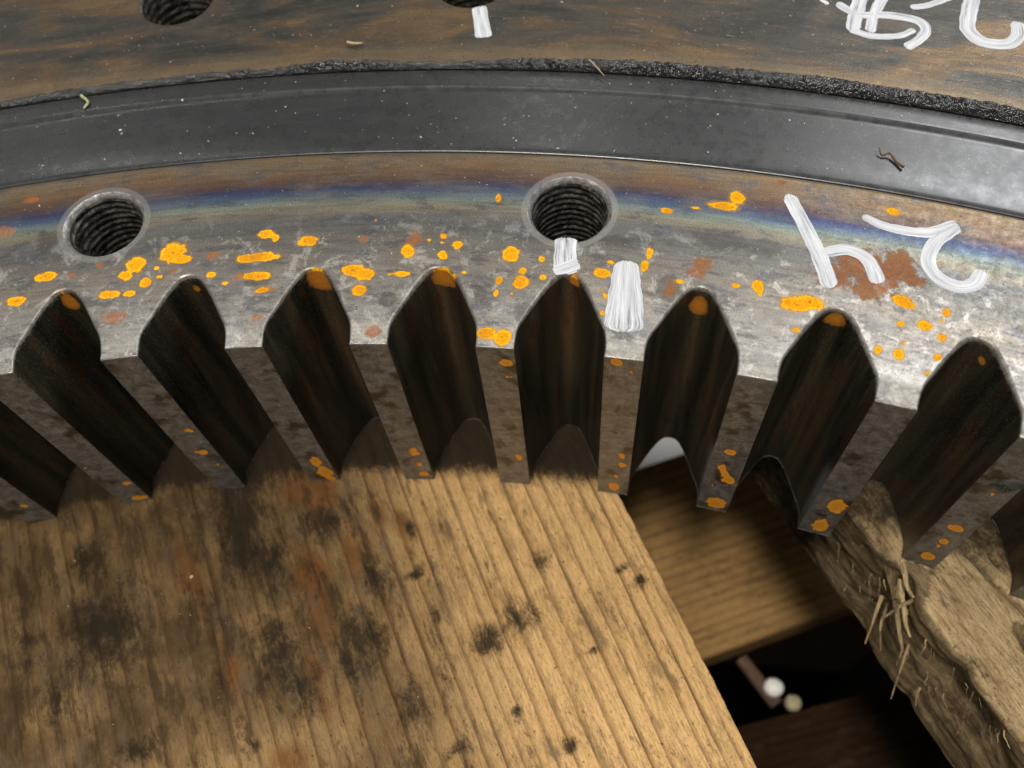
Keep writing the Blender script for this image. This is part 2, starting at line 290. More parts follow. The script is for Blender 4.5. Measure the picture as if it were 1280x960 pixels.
def mat_rubber():
    s = Mat('black_rubber'); pc = s.attr('pc', False); n = s.noise(s.vmul(pc, (3, .5, 1)), 1.0, 4, .6); f = s.noise(pc, 30, 3, .7)
    col = s.ramp(n, [(.3, '1b1c1d'), (.55, '222324'), (.75, '292a2a')])
    col = s.mix(s.math('MULTIPLY', s.step(s.noise(pc, 1.1, 6, .75, .4), .50, .68), .6), col, '191a19'); col = s.mix(s.math('MULTIPLY', s.step(s.noise(pc, 2.2, 6, .8, .6), .60, .70), .35), col, '4b4a44')
    return s.set(color=col, rough=s.ramp(s.noise(pc, 2.5, 4, .7), [(.3, .22), (.7, .36)]), spec=.65, normal=s.bump(f, .09, .008))
def mat_race():
    s = Mat('weathered_race_steel'); pc = s.attr('pc', False); sep = s.n('ShaderNodeSeparateXYZ'); s.put(sep.inputs[0], pc); r = sep.outputs[0]
    b = s.noise(s.vmul(pc, (.6, .2, 1)), 1.0, 7, .6, 1.4)
    col = s.ramp(b, [(.28, '2a2a26'), (.42, '3c3b36'), (.50, '4a453d'), (.57, '5a4a38'), (.65, '6a573e'), (.76, '504940')])
    inner = s.step(s.math('ADD', r, s.math('MULTIPLY', s.noise(s.vmul(pc, (1, .3, 1)), 1.0, 4), .9)), 10.5, 9.7)
    col = s.mix(s.math('MULTIPLY', inner, .7), col, '75634b')
    st = s.noise(s.vmul(pc, (6, .7, 1)), 1.0, 6, .72); col = s.mix(1, col, s.ramp(st, [(.25, .78), (.5, 1.), (.75, 1.22)]), 'MULTIPLY')
    col = s.mix(s.math('MULTIPLY', s.step(s.noise(s.vmul(pc, (3, .5, 1)), 1.2, 5, .7), .60, .70), .5), col, '6c4122')
    fine = s.noise(pc, 20, 4, .75); col = s.mix(1, col, s.ramp(fine, [(.3, .72), (.5, 1.), (.7, 1.25)]), 'MULTIPLY')
    col = s.mix(s.math('MULTIPLY', s.step(s.noise(s.vmul(pc, (26, 2.2, 1)), 1., 2), .66, .72), .5), col, '968a76')
    return s.set(color=col, rough=s.ramp(s.noise(pc, 3, 4, .7), [(.3, .25), (.7, .42)]), metal=.6, normal=s.bump(s.math('ADD', fine, st), .35, .02))
def mat_grease():
    s = Mat('black_grease'); p = s.obj(); n = s.noise(p, 24, 3, .6)
    return s.set(color=s.ramp(n, [(.4, '060606'), (.7, '14110e')]), rough=.14, spec=1.0, normal=s.bump(s.noise(p, 13, 3, .6), 1.0, .06))
def mat_paint():
    s = Mat('white_paint_marker'); uv = s.attr('uvw', False); g = s.geo()
    st = s.noise(s.vmul(uv, (.7, 4.5, 1)), 1.0, 5, .7); st2 = s.noise(s.vmul(uv, (1.0, 24, 1)), 1.0, 3, .6)
    col = s.ramp(s.math('ADD', s.math('MULTIPLY', st, .6), s.math('MULTIPLY', st2, .4)), [(.30, '74777f'), (.46, 'a9acb2'), (.64, 'd6d7d9')])
    s.set(color=col, rough=.5, spec=.4, normal=s.bump(s.math('ADD', st, st2), .3, .008))
    tr = s.n('ShaderNodeBsdfTransparent'); mx = s.n('ShaderNodeMixShader')
    a = s.math('ADD', s.math('ADD', s.math('MULTIPLY', st, .55), s.math('MULTIPLY', st2, .45)), s.attr('body'))
    s.put(mx.inputs[0], s.step(a, .36, .50)); s.t.links.new(tr.outputs[0], mx.inputs[1]); s.t.links.new(s.b.outputs[0], mx.inputs[2])
    s.t.links.new(mx.outputs[0], s.out.inputs[0]); return s.m
def mat_wood(name, light, line, dirt_shade, dirt_shade_col='5c4a31', dens=1.0, latk=.9, pale=1.0, fibk=1.0):
    s = Mat(name); g = s.attr('gr', False)       # x along the grain, y = growth-ring count, z across in cm
    sep = s.n('ShaderNodeSeparateXYZ'); s.put(sep.inputs[0], g); u, ring, v = sep.outputs
    cv = s.n('ShaderNodeCombineXYZ'); s.put(cv.inputs[0], u); s.put(cv.inputs[1], v); uv = cv.outputs[0]
    wig = s.noise(s.vmul(uv, (.6, 3, 1)), 1.0, 3, .6)
    rr = s.math('ADD', ring, s.math('MULTIPLY', s.math('SUBTRACT', wig, .5), .13))
    fr = s.math('FRACT', rr); fl = s.math('FLOOR', rr)
    wn = s.n('ShaderNodeTexWhiteNoise', noise_dimensions='1D'); s.put(wn.inputs['W'], fl)
    lat = s.math('MULTIPLY', s.ramp(fr, [(0, 0.), (.62, .0), (.84, .6), (.93, 1.), (.985, 0.9), (1, 0.)]), s.math('ADD', .45, s.math('MULTIPLY', wn.outputs[0], .55)))
    lat = s.math('MULTIPLY', lat, s.ramp(s.noise(s.vmul(uv, (.35, 2, 1)), 1., 4), [(.35, .55), (.6, 1.)]))
    fib = s.noise(s.vmul(uv, (2.2, 16, 1)), 1.0, 5, .75)
    col = s.mix(1, light, s.ramp(fib, [(.28, 1 - .5 * fibk), (.5, 1.), (.72, 1 + .34 * fibk)]), 'MULTIPLY')
    col = s.mix(s.math('MULTIPLY', s.step(s.noise(s.vmul(uv, (.4, 1.2, 1)), 1.0, 4, .6), .45, .7), .45 * pale), col, 'a8814a')
    fk = s.noise(s.vmul(uv, (5, 13, 1)), 1.0, 4, .8, .5)
    col = s.mix(s.math('MULTIPLY', s.step(fk, .57, .68), .55 * dens), col, '5d4930')
    col = s.mix(s.math('MULTIPLY', s.step(s.noise(s.vmul(uv, (7, 14, 1)), 1.3, 3, .8), .62, .72), .6 * pale), col, 'd3ba85')
    dt = s.math('MULTIPLY', s.attr('dirt_shade'), s.ramp(s.noise(uv, .5, 5, .65), [(.3, .72), (.6, 1.)]))
    col = s.mix(s.math('MULTIPLY', dt, dirt_shade), col, s.mix(s.noise(s.vmul(uv, (1, 2, 1)), 1.0, 5, .7), dirt_shade_col, '352a1d'))
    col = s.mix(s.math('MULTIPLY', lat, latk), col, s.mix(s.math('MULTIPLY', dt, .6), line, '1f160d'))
    wm = s.step(s.math('ADD', s.attr('warm'), s.math('MULTIPLY', s.math('SUBTRACT', s.noise(s.vmul(uv, (.8, 2, 1)), 1., 5, .7), .5), .7)), .3, .75)
    col = s.mix(s.math('MULTIPLY', wm, .75), col, s.mix(s.noise(s.vmul(uv, (.5, 2.4, 1)), 1.2, 4), '85552a', '3a2416'))
    gb = s.noise(s.vmul(uv, (.55, 1.6, 1)), .8, 6, .72, .2)
    col = s.mix(s.math('MULTIPLY', s.step(gb, .50, .66), .5 * dens), col, s.mix(fib, '6b5c48', '46392b'))
    sk = s.noise(s.vmul(uv, (7, 17, 1)), 1.0, 5, .8, .2)
    col = s.mix(s.math('MULTIPLY', s.step(sk, .56, .66), .55 * dens), col, '4a3824')
    g2 = s.noise(s.vmul(uv, (.55, 1.9, 1)), .9, 8, .8, .25)
    col = s.mix(s.math('MULTIPLY', s.step(s.math('ADD', g2, s.math('MULTIPLY', s.attr('dirt_shade'), .07)), .56, .66), .5 * dens), col, '34291c')
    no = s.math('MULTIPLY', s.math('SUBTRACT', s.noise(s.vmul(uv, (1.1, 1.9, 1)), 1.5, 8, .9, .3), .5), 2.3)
    ol = s.step(s.math('ADD', s.attr('oil'), no), .22, .80)  # oil stains plus the painted shade under the ring
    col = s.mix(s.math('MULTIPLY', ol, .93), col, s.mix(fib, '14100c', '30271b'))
    sp = s.step(s.voro(s.vmul(uv, (1, 1.2, 1)), 2.1), .10, .05); col = s.mix(s.math('MULTIPLY', sp, .6), col, '241d15')
    h = s.math('SUBTRACT', s.math('ADD', s.math('MULTIPLY', fib, .5), s.math('MULTIPLY', fk, .35)), s.math('MULTIPLY', lat, .55))
    return s.set(color=col, rough=s.math('SUBTRACT', .9, s.math('MULTIPLY', ol, .25)), spec=.07, normal=s.bump(h, .6, .04))
def mat_plain(name, a, b, scale, rough, metal=0., bump=.3, dist=.02, spec=.5):
    s = Mat(name); n = s.noise(s.obj(), scale, 5, .65)
    return s.set(color=s.mix(s.step(n, .3, .7), a, b), rough=rough, metal=metal, spec=spec, normal=s.bump(n, bump, dist))

M_TOP = mat_ring_top(); M_TIP = mat_tooth_tip(); M_FLANK = mat_flank(); M_BRIGHT = mat_machined(); M_THREAD = mat_thread()
M_RUB = mat_rubber(); M_RACE = mat_race(); M_GREASE = mat_grease(); M_PAINT = mat_paint()
M_PLANK = mat_wood('oil_stained_pine', 'c59f6c', '4b2f1c', .93, '3e2f1d', 1.4)
M_TIMBER = mat_wood('rough_sawn_timber', 'cbb186', '6a5236', .85, '3a2d1c', 1.5, .4, 1., 1.5)
M_LOWER = mat_wood('old_pallet_wood', 'b08a58', '60432a', .6)
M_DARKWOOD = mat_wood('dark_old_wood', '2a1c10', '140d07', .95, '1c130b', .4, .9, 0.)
M_DUST = mat_plain('dust_fleck', 'cfc8b8', 'a39a86', 3, .8)
M_WDUST = mat_plain('bright_fleck', 'd9d6cc', '9aa08a', 3, .6)
M_CONC = mat_plain('dark_concrete', '060504', '090807', .3, 1., spec=0.)

# ---------------------------------------------------------------- attributes on steel
def steel_attrs(V, edge=None, hd=None, kind='top'):
    r, th, z = pol(V); arc = th * 50.0; deg = np.degrees(th)
    pc = np.stack([r, arc, z], -1); k = math.radians(1) * (RT + 2)
    def field(L, second):
        L2 = [(a * k, b, ha, hb, s) for a, b, ha, hb, s in L]
        return spots(deg * k, second, L2)
    top = (z > -.16)
    rust = np.where(top, field(SPOTS, r), 0); dull = np.where(top, field(DULL, r), 0); dark = np.where(top, field(DARKP, r), 0)
    tipf = np.where((r < .08) & (z < -.02), field(TIPSPOTS, z), 0)
    flo = np.where((r > 1.7) & (r < 2.3) & (z < -.0), field(FLOORSPOTS, z), 0)
    rust = np.maximum(rust, np.maximum(tipf, flo))
    n = len(V)
    return dict(pc=pc, rust=rust, dull=dull, dark=dark, edge=np.zeros(n) if edge is None else edge, hd=np.full(n, 9.) if hd is None else hd)

# ---------------------------------------------------------------- one tooth (a pitch-wide slice of the toothed rim)
_gr = np.array([2.13, 2.125, 2.09, 2.03, 1.95, 1.8, 1.6, 1.4, 1.2, 1.0, .85, .70, .55, .40, .2, 0.])
_gg = np.array([0, .03, .06, .082, .104, .135, .172, .205, .236, .267, .292, .318, .336, .3445, .348, .349])
_t = np.linspace(0, 15, 34); _gr = np.interp(_t, range(16), _gr); _gg = np.interp(_t, range(16), _gg)
for _ in range(2):
    _gr[1:-1] = (_gr[:-2] + 2 * _gr[1:-1] + _gr[2:]) / 4; _gg[1:-1] = (_gg[:-2] + 2 * _gg[1:-1] + _gg[2:]) / 4
BASE = 2.285
def tooth_mesh(i, detail=True):
    A = Acc(); E = []
    n = len(_gr); c0 = i * PIT
    tl = c0 - .5 * PIT + _gg * PIT; tr = c0 + .5 * PIT - _gg * PIT
    nt = 8; tt = np.linspace(tl[-1], tr[-1], nt)[1:-1]
    pr = np.concatenate([_gr, np.zeros(nt - 2), _gr[::-1]]); pt = np.concatenate([tl, tt, tr[::-1]])
    x, y = (RT + pr) * np.sin(pt), (RT + pr) * np.cos(pt)
    dx, dy = np.gradient(x), np.gradient(y); L = np.hypot(dx, dy); nx, ny = dy / L, -dx / L       # candidate normal
    # the normal must point into the gap / away from the tooth: at the tip it points to smaller radius
    m = len(pr) // 2
    if nx[m] * math.sin(c0) + ny[m] * math.cos(c0) > 0: nx, ny = -nx, -ny
    for e in (0, -1): nx[e], ny[e] = -math.sin(pt[e]), -math.cos(pt[e])
    wear = .75 + .5 * vnoise(pt * 150, pr * 2, 3) + .25 * vnoise(pt * 700 + 9, pr * 9, 5) if detail else 1.0
    b = (.03 + .05 * np.clip(pr / 1.6, 0, 1)) * wear
    zt = lambda rr: -np.clip(.56 - rr, 0, 1) * .16
    def inset(k): return x - nx * b * k, y - ny * b * k
    ix, iy = inset(1.0); z_in = zt(pr)
    # top rows
    nc = 40 if detail else 2
    def add_rows(rowsL, rowsR, z0f, flip, mat):
        rows = []
        for (lx, ly), (rx, ry) in zip(rowsL, rowsR):
            a = np.linspace(0, 1, nc); rl, rrr = math.hypot(lx, ly), math.hypot(rx, ry); t0, t1 = math.atan2(lx, ly), math.atan2(rx, ry)
            R = rl + (rrr - rl) * a; T = t0 + (t1 - t0) * a
            rows.append(np.stack([R * np.sin(T), R * np.cos(T), z0f(R - RT)], -1))
        A.add(np.concatenate(rows), grid_faces(len(rows), nc, flip=flip), mat); E.append(np.zeros(len(rows) * nc))
    bl = [((RT + BASE) * math.sin(tl[0]), (RT + BASE) * math.cos(tl[0]))]; br = [((RT + BASE) * math.sin(tr[0]), (RT + BASE) * math.cos(tr[0]))]
    N = len(pr); keep = range(0, n) if detail else range(0, n, 3)
    keep = list(keep); keep[-1] = n - 1
    add_rows(bl + [(ix[k], iy[k]) for k in keep], br + [(ix[N - 1 - k], iy[N - 1 - k]) for k in keep], zt, True, 0)
    add_rows(bl + [(x[k], y[k]) for k in keep], br + [(x[N - 1 - k], y[N - 1 - k]) for k in keep], lambda r: np.full(np.shape(r), -H), False, 1)
    # worn bevel round the top edge
    rows = [np.stack([ix, iy, z_in], -1)]
    for k, dz in ((.55, .12), (.2, .45), (0., 1.)):
        qx, qy = inset(k); rows.append(np.stack([qx, qy, z_in - b * dz], -1))
    rows[0] = rows[0]
    A.add(np.concatenate(rows), grid_faces(4, N), 0)
    E.append(np.concatenate([np.full(N, .35), np.full(N, 1.), np.full(N, 1.), np.full(N, .8)]))
    # sides: flanks and tip
    z0 = z_in - b; nz = 74 if detail else 2; s = np.linspace(0, 1, nz)
    rows = [np.stack([x, y, z0 + (-H + .05 - z0) * a], -1) for a in s]
    rows.append(np.stack([x - nx * .05, y - ny * .05, np.full(N, -H)], -1))
    F = grid_faces(nz + 1, N)
    ftip = np.tile(np.arange(N - 1), nz); mm = np.where((ftip >= n - 1) & (ftip < n + nt - 2), 1, 2)
    off = A.n; A.V.append(np.concatenate(rows)); A.n += len(rows) * N; A.F += (F + off).tolist(); A.M += mm.tolist()
    ee = np.zeros((nz + 1, N)); ee[0] = .8
    if detail: ee[1] = .45
    cn = np.zeros(N); cn[n - 1] = cn[n + nt - 2] = .75; cn[n - 2] = cn[n + nt - 1] = .3
    ee = np.maximum(ee, cn[None, :]); E.append(ee.ravel())
    return A, np.concatenate(E)

# ---------------------------------------------------------------- ring sector with a bolt hole
def sector(A, E_hd, thc, half, r0, r1, z, rc, ps, hole, ncol, nrow, cs, lowrows=5):
    """top sheet of a ring between two radii with a square patch that closes on a round hole"""
    cols = np.linspace(thc - half, thc + half, ncol + 1); cw = (cols[1] - cols[0]) * (RT + rc); hc = int(round(ps / cw)); c0 = ncol // 2
    n = 2 * hc; rows = np.concatenate([np.linspace(r0, rc - ps, lowrows + 1)[:-1], np.linspace(rc - ps, rc + ps, n + 1), np.linspace(rc + ps, r1, nrow + 1)[1:]])
    R, T = np.meshgrid(rows, cols, indexing='ij'); V = P3(R.ravel(), T.ravel(), z)
    nr, ncl = len(rows), len(cols); cx, cy = (RT + rc) * math.sin(thc), (RT + rc) * math.cos(thc)
    F = []
    ja, jb = lowrows, lowrows + n; ia, ib = c0 - hc, c0 + hc
    for f, (j, i) in zip(grid_faces(nr, ncl), [(j, i) for j in range(nr - 1) for i in range(ncl - 1)]):
        if not (ja <= j < jb and ia <= i < ib): F.append(f[::-1])
    A.add(V, F, 0); E_hd.append(np.hypot(V[:, 0] - cx, V[:, 1] - cy))
    loop = [(ja, i) for i in range(ia, ib)] + [(j, ib) for j in range(ja, jb)] + [(jb, i) for i in range(ib, ia, -1)] + [(j, ia) for j in range(jb, ja, -1)]
    B = np.array([V[j * ncl + i] for j, i in loop]); ang = np.arctan2(B[:, 1] - cy, B[:, 0] - cx)
    C = np.stack([cx + hole * np.cos(ang), cy + hole * np.sin(ang), np.full(len(B), z)], -1)
    nring = 12; rings = [B + (C - B) * t for t in np.linspace(0, 1, nring)]
    A.add(np.concatenate(rings), grid_faces(nring, len(B), wrap=True), 0); Q = np.concatenate(rings); E_hd.append(np.hypot(Q[:, 0] - cx, Q[:, 1] - cy))
    cr = [C] + [np.stack([cx + a * np.cos(ang), cy + a * np.sin(ang), np.full(len(B), z + dz)], -1) for a, dz in cs]
    A.add(np.concatenate(cr), grid_faces(len(cr), len(B), wrap=True), 1); E_hd.append(np.full(len(cr) * len(B), 9.))
    return cx, cy
def lathe(prof, t0, t1, nseg):
    prof = np.asarray(prof, float); th = np.linspace(t0, t1, nseg + 1)
    R, T = np.meshgrid(prof[:, 0], th, indexing='ij'); Z = np.repeat(prof[:, 1], nseg + 1)
    return P3(R.ravel(), T.ravel(), Z), grid_faces(len(prof), nseg + 1, flip=True)
def thread_mesh(cx, cy, ztop, R, depth, pitch=.2, amp=.045):
    nth, nz = 120, 150; th = np.linspace(0, 2 * np.pi, nth, endpoint=False); zz = np.linspace(0, -depth, nz)
    TH, ZZ = np.meshgrid(th, zz); ph = (ZZ / pitch - TH / (2 * np.pi)) % 1; tri = np.abs(ph * 2 - 1)
    rr = R - amp * (1 - np.clip(tri * 1.5 - .2, 0, 1)) * np.clip(-ZZ / .08, 0, 1) + .012 * (vnoise(TH * 9, ZZ * 14, 4) - .5)
    V = np.stack([cx + rr * np.cos(TH), cy + rr * np.sin(TH), ztop + ZZ], -1).reshape(-1, 3)
    F = grid_faces(nz, nth, wrap=True).tolist(); k = len(V)
    V = np.concatenate([V, [[cx, cy, ztop - depth - .5]]]); F += [[(nz - 1) * nth + (a + 1) % nth, (nz - 1) * nth + a, k][::-1] for a in range(nth)]
    return V, F

# ---------------------------------------------------------------- the toothed ring
gear = empty('gear_ring'); tag(gear, 'large toothed steel ring with yellow rust spots, lying on the wooden plank', 'gear')
A = Acc(); HD = []
holes = []
for k in range(26):
    a = .442 + (96 / 26) * k; a = (a + 48) % 96 - 48; thc = a * PIT; near = abs(a) < 6.5
    half = 48 / 26 * PIT
    nc_ = 150 if near else 30; 
    if near: c = sector(A, HD, thc, half, BASE, 5.80, 0, 4.12, 1.45, 1.07, 150, 3, [(1.05, -.012), (.975, -.10), (.96, -.14)])
    else: c = sector(A, HD, thc, half, BASE, 5.80, 0, 4.12, 1.45, 1.07, 30, 1, [(.955, -.12), (.94, -.15)], 1)
    holes.append((c, near))
for prof in ([(5.80, 0), (5.862, -.012), (5.87, -.12), (5.87, -8.2), (5.80, -H), (BASE, -H)],):
    V, F = lathe(prof, -np.pi, np.pi, 96 * 6); A.add(V, F, 0); HD.append(np.full(len(V), 9.))
V = A.verts(); mesh_obj('ring_body', V, A.F, [M_TOP, M_BRIGHT], gear, A.M, steel_attrs(V, None, np.concatenate(HD)), 25)
far_thread = None
for (cx, cy), near in holes:
    if near: V, F = thread_mesh(cx, cy, -.14, .965, 4.2, .215, .05); mesh_obj('threaded_hole', V, F, M_THREAD, gear, sharp=50)
    else:
        if far_thread is None:
            th = np.linspace(0, 2 * np.pi, 24, endpoint=False); V = np.concatenate([np.stack([.94 * np.cos(th), .94 * np.sin(th), np.full(24, z)], -1) for z in (-.15, -4.)] + [[[0, 0, -4.3]]])
            F = grid_faces(2, 24, wrap=True).tolist() + [[48, 24 + a, 24 + (a + 1) % 24] for a in range(24)]
            o = mesh_obj('threaded_hole', V, F, M_THREAD, gear, sharp=50); far_thread = o.data
        else: o = mesh_obj('threaded_hole', None, None, None, gear, data=far_thread)
        o.location = (cx, cy, 0)
plain = None
for i in range(-7, 8):
    T, E = tooth_mesh(i); V = T.verts()
    mesh_obj('tooth', V, T.F, [M_TOP, M_TIP, M_FLANK], gear, T.M, steel_attrs(V, E), 38)
T, E = tooth_mesh(0, False); V = T.verts()
at = steel_attrs(V, E); at['rust'][:] = 0; at['dull'][:] = 0; at['dark'][:] = 0
for i in range(8, 89):
    if plain is None: o = mesh_obj('tooth', V, T.F, [M_TOP, M_TIP, M_FLANK], gear, T.M, at, 38); plain = o.data
    else: o = mesh_obj('tooth', None, None, None, gear, data=plain)
    o.rotation_euler = (0, 0, -i * PIT)

# ---------------------------------------------------------------- rubber seal and outer race ring
V, F = lathe([(5.885, -.9), (5.90, -.10), (5.915, -.045), (5.96, -.02), (6.1, -.005), (6.35, .012), (6.7, .01), (7.4, -.01), (8.05, -.03), (8.19, -.03),
              (8.27, .018), (8.30, .026), (8.36, .026), (8.6, .02), (8.84, .02), (8.90, .0), (8.93, -.06), (8.94, -.9)], -np.pi, np.pi, 96 * 8)
r_, t_, z_ = pol(V)
tag(mesh_obj('rubber_seal', V, F, M_RUB, None, attrs=dict(pc=np.stack([r_, t_ * 50, z_], -1)), sharp=60),
    'smooth black rubber sealing band filling the groove between gear ring and outer ring', 'rubber seal')
race = empty('outer_ring'); tag(race, 'brown stained outer steel ring beyond the black rubber band, with white handwriting', 'ring')
A = Acc(); HD = []; ZR = .12; rh = []
for a in (-2.885, -.548):
    rh.append(sector(A, HD, a * PIT, 1.1685 * PIT, 9.04, 18, ZR, 12.42, 1.5, 1.13, 90, 8, [(1.10, -.03), (1.08, -.06)], 60))
V, F = lathe([(9.04, ZR), (10, ZR), (12, ZR), (18, ZR)], (-.548 + 1.1685) * PIT, (96 - 2.885 - 1.1685) * PIT, 96 * 8); A.add(V, F, 0); HD.append(np.full(len(V), 9.))
V, F = lathe([(9.0, ZR - .05), (9.04, ZR)], -np.pi, np.pi, 96 * 8); A.add(V, F, 0); HD.append(np.full(len(V), 9.))
V, F = lathe([(18, ZR), (18.05, ZR - .05), (18.05, -H), (6.2, -H), (6.2, -1.6), (8.97, -1.6), (8.97, -.3), (9.0, ZR - .05)], -np.pi, np.pi, 96 * 4); A.add(V, F, 0); HD.append(np.full(len(V), 9.))
V = A.verts(); r_, t_, z_ = pol(V)
mesh_obj('ring_body', V, A.F, [M_RACE, M_THREAD], race, A.M, dict(pc=np.stack([r_, t_ * 50, z_], -1)), 25)
for cx, cy in rh:
    V, F = thread_mesh(cx, cy, ZR - .06, 1.08, 4.5, .26, .03); mesh_obj('threaded_hole', V, F, M_THREAD, race, sharp=50)

# grease squeezed out along the inner edge of the outer ring
def smooth(x, a, b): t = np.clip((x - a) / (b - a), 0, 1); return t * t * (3 - 2 * t)
nth, nr = 1900, 26; th = np.linspace(-4.6, 4.6, nth) * PIT; a = th / PIT
wid = .06 + .27 * smooth(a, -1.0, .9) * (1 - .75 * smooth(a, 3.2, 4.2)) + .10 * np.exp(-((a + 1.5) / .6) ** 2) + .12 * (vnoise(a * 3, a * 0, 8) - .5) + .08 * (vnoise(a * 17, a * 0, 9) - .5)
wid = np.maximum(wid, .015); S = np.linspace(0, 1, nr)
TH, SS = np.meshgrid(th, S); RR = 8.93 + SS * (.12 + wid[None, :]); arc = TH * 55
grain = vnoise(arc / .13, RR / .09, 11) * .55 + vnoise(arc / .06, RR / .05, 12) * .45
hump = np.sin(np.pi * np.clip(SS, 0, 1)) ** .6
Z = np.where(RR < 9.04, .02 + (RR - 8.93) * .9, ZR) - .012 + hump * (.01 + .19 * grain * np.clip(wid[None, :] / .25, .25, 1))
V = P3(RR.ravel(), TH.ravel(), Z.ravel())
tag(mesh_obj('grease_bead', V, grid_faces(nr, nth, flip=True), M_GREASE, sharp=180), 'lumpy glistening black grease squeezed out between rubber band and outer ring', 'grease', kind='stuff')

# ---------------------------------------------------------------- white marker strokes
def catmull(P, n):
    P = np.array(P, float); P = np.concatenate([[2 * P[0] - P[1]], P, [2 * P[-1] - P[-2]]]); out = []
    for i in range(1, len(P) - 2):
        for t in np.linspace(0, 1, n, endpoint=False):
            a, b, c, d = P[i - 1:i + 3]; out.append(.5 * ((2 * b) + (c - a) * t + (2 * a - 5 * b + 4 * c - d) * t * t + (3 * b - a - 3 * c + d) * t ** 3))
    out.append(P[-2]); return np.array(out)
SEED = [20]
def stroke(P, w0, w1, z, parent, th=.004, body=.07, dry=.0, blunt=False, label=None):
    SEED[0] += 3; sd = SEED[0]
    Q = catmull(P, 14); d = np.gradient(Q, axis=0); L = np.hypot(*d.T); s = np.concatenate([[0], np.cumsum(np.hypot(*np.diff(Q, axis=0).T))]); tot = s[-1]
    N = np.stack([-d[:, 1], d[:, 0]], -1) / L[:, None]; wd = (w0 + (w1 - w0) * s / tot) / 2
    cap = .5 * max(w0, w1) * (.35 if blunt else .8)
    e = np.clip(np.minimum(s, tot - s) / cap, 0, 1); wd = wd * (.35 + .65 * np.sqrt(1 - (1 - e) ** 2)) * (1 + .10 * (vnoise(s * 7, s * 0, sd) - .5))
    m = 17; k = np.linspace(-1, 1, m); K = np.repeat(k[None, :], len(Q), 0)
    off = K * wd[:, None] * (1 + .06 * (vnoise(s[:, None] * 9 + 0 * K, K * 2 + 5, sd + 1) - .5) * (np.abs(K) > .8))
    along = .05 * (vnoise(K * 5, K * 0, sd + 2) - .5) * np.where((s < cap)[:, None], -1, np.where((s > tot - cap)[:, None], 1, 0))
    T = d / L[:, None]
    XY = Q[:, None, :] + off[..., None] * N[:, None, :] + along[..., None] * T[:, None, :]
    ridge = vnoise(K * 9 + s[:, None] * .2, s[:, None] * .6 + 0 * K, sd)
    Z = z + .003 + th * np.sqrt(np.clip(1 - K ** 2, 0, 1)) * (.5 + ridge) * (np.sqrt(e)[:, None] * .8 + .2)
    V = np.concatenate([XY, Z[..., None]], -1).reshape(-1, 3); n = len(Q)
    uvw = np.stack([np.repeat(s[:, None], m, 1) + sd, K * .5 * max(w0, w1) * 2 + sd, 0 * K], -1).reshape(-1, 3)
    bd = body - dry * np.clip((s / tot - .35) / .65, 0, 1)[:, None] + 0 * K - .10 * (np.abs(K) > .93)
    o = mesh_obj('paint_mark', V, grid_faces(n, m), M_PAINT, parent, attrs=dict(uvw=uvw, body=bd.ravel()), sharp=180)
    nrm = o.data.polygons[len(o.data.polygons) // 2].normal
    if nrm.z < 0: o.data.flip_normals()
    return o
for args in [([(6.83, 50.69), (7.26, 49.54), (7.55, 48.61), (7.7, 47.93)], .34, .42), ([(7.60, 48.95), (8.17, 49.07), (8.61, 48.79), (8.8, 48.13)], .30, .38),
             ([(8.58, 50.10), (9.16, 49.79), (10.08, 49.68), (10.79, 49.96)], .22, .36), ([(10.80, 49.93), (10.22, 49.40), (9.99, 48.87), (10.12, 48.42), (10.54, 48.15), (10.95, 48.24), (11.19, 48.64)], .34, .36)]:
    stroke(*args, 0, gear)
stroke([(1.42, 49.04), (1.45, 48.5), (1.50, 47.95)], .56, .60, 0, gear, body=.02, blunt=True)
stroke([(1.20, 48.02), (1.45, 48.12), (1.78, 48.30)], .28, .40, .006, gear, body=.12, blunt=True)
stroke([(2.93, 48.42), (2.95, 47.6), (2.97, 46.42)], .56, 1.0, 0, gear, body=.15, dry=.20, blunt=True)
for args in [([(9.1, 57.94), (8.84, 56.95), (8.74, 56.45)], .42, .40), ([(9.74, 58.03), (9.36, 57.1), (9.22, 56.42)], .34, .30),
             ([(8.4, 57.56), (8.93, 57.12), (9.75, 57.11), (10.48, 56.94), (10.7, 56.59), (10.49, 56.18), (10.11, 55.86)], .26, .30),
             ([(8.7, 56.5), (9.26, 56.27), (9.94, 56.29), (10.4, 56.55)], .24, .22), ([(10.38, 57.45), (10.87, 57.56), (11.69, 58.01)], .20, .24),
             ([(12.19, 58.3), (11.83, 56.91), (11.88, 56.44), (12.21, 56.11), (12.76, 56.07), (13.08, 56.42), (13.13, 56.95)], .46, .38),
             ([(7.95, 57.71), (8.16, 57.52)], .12, .14)]:
    stroke(*args, ZR, race, body=.04)
stroke([(-1.72, 57.15), (-1.58, 56.5), (-1.43, 55.88)], .42, .48, ZR, race, body=.10, blunt=True)

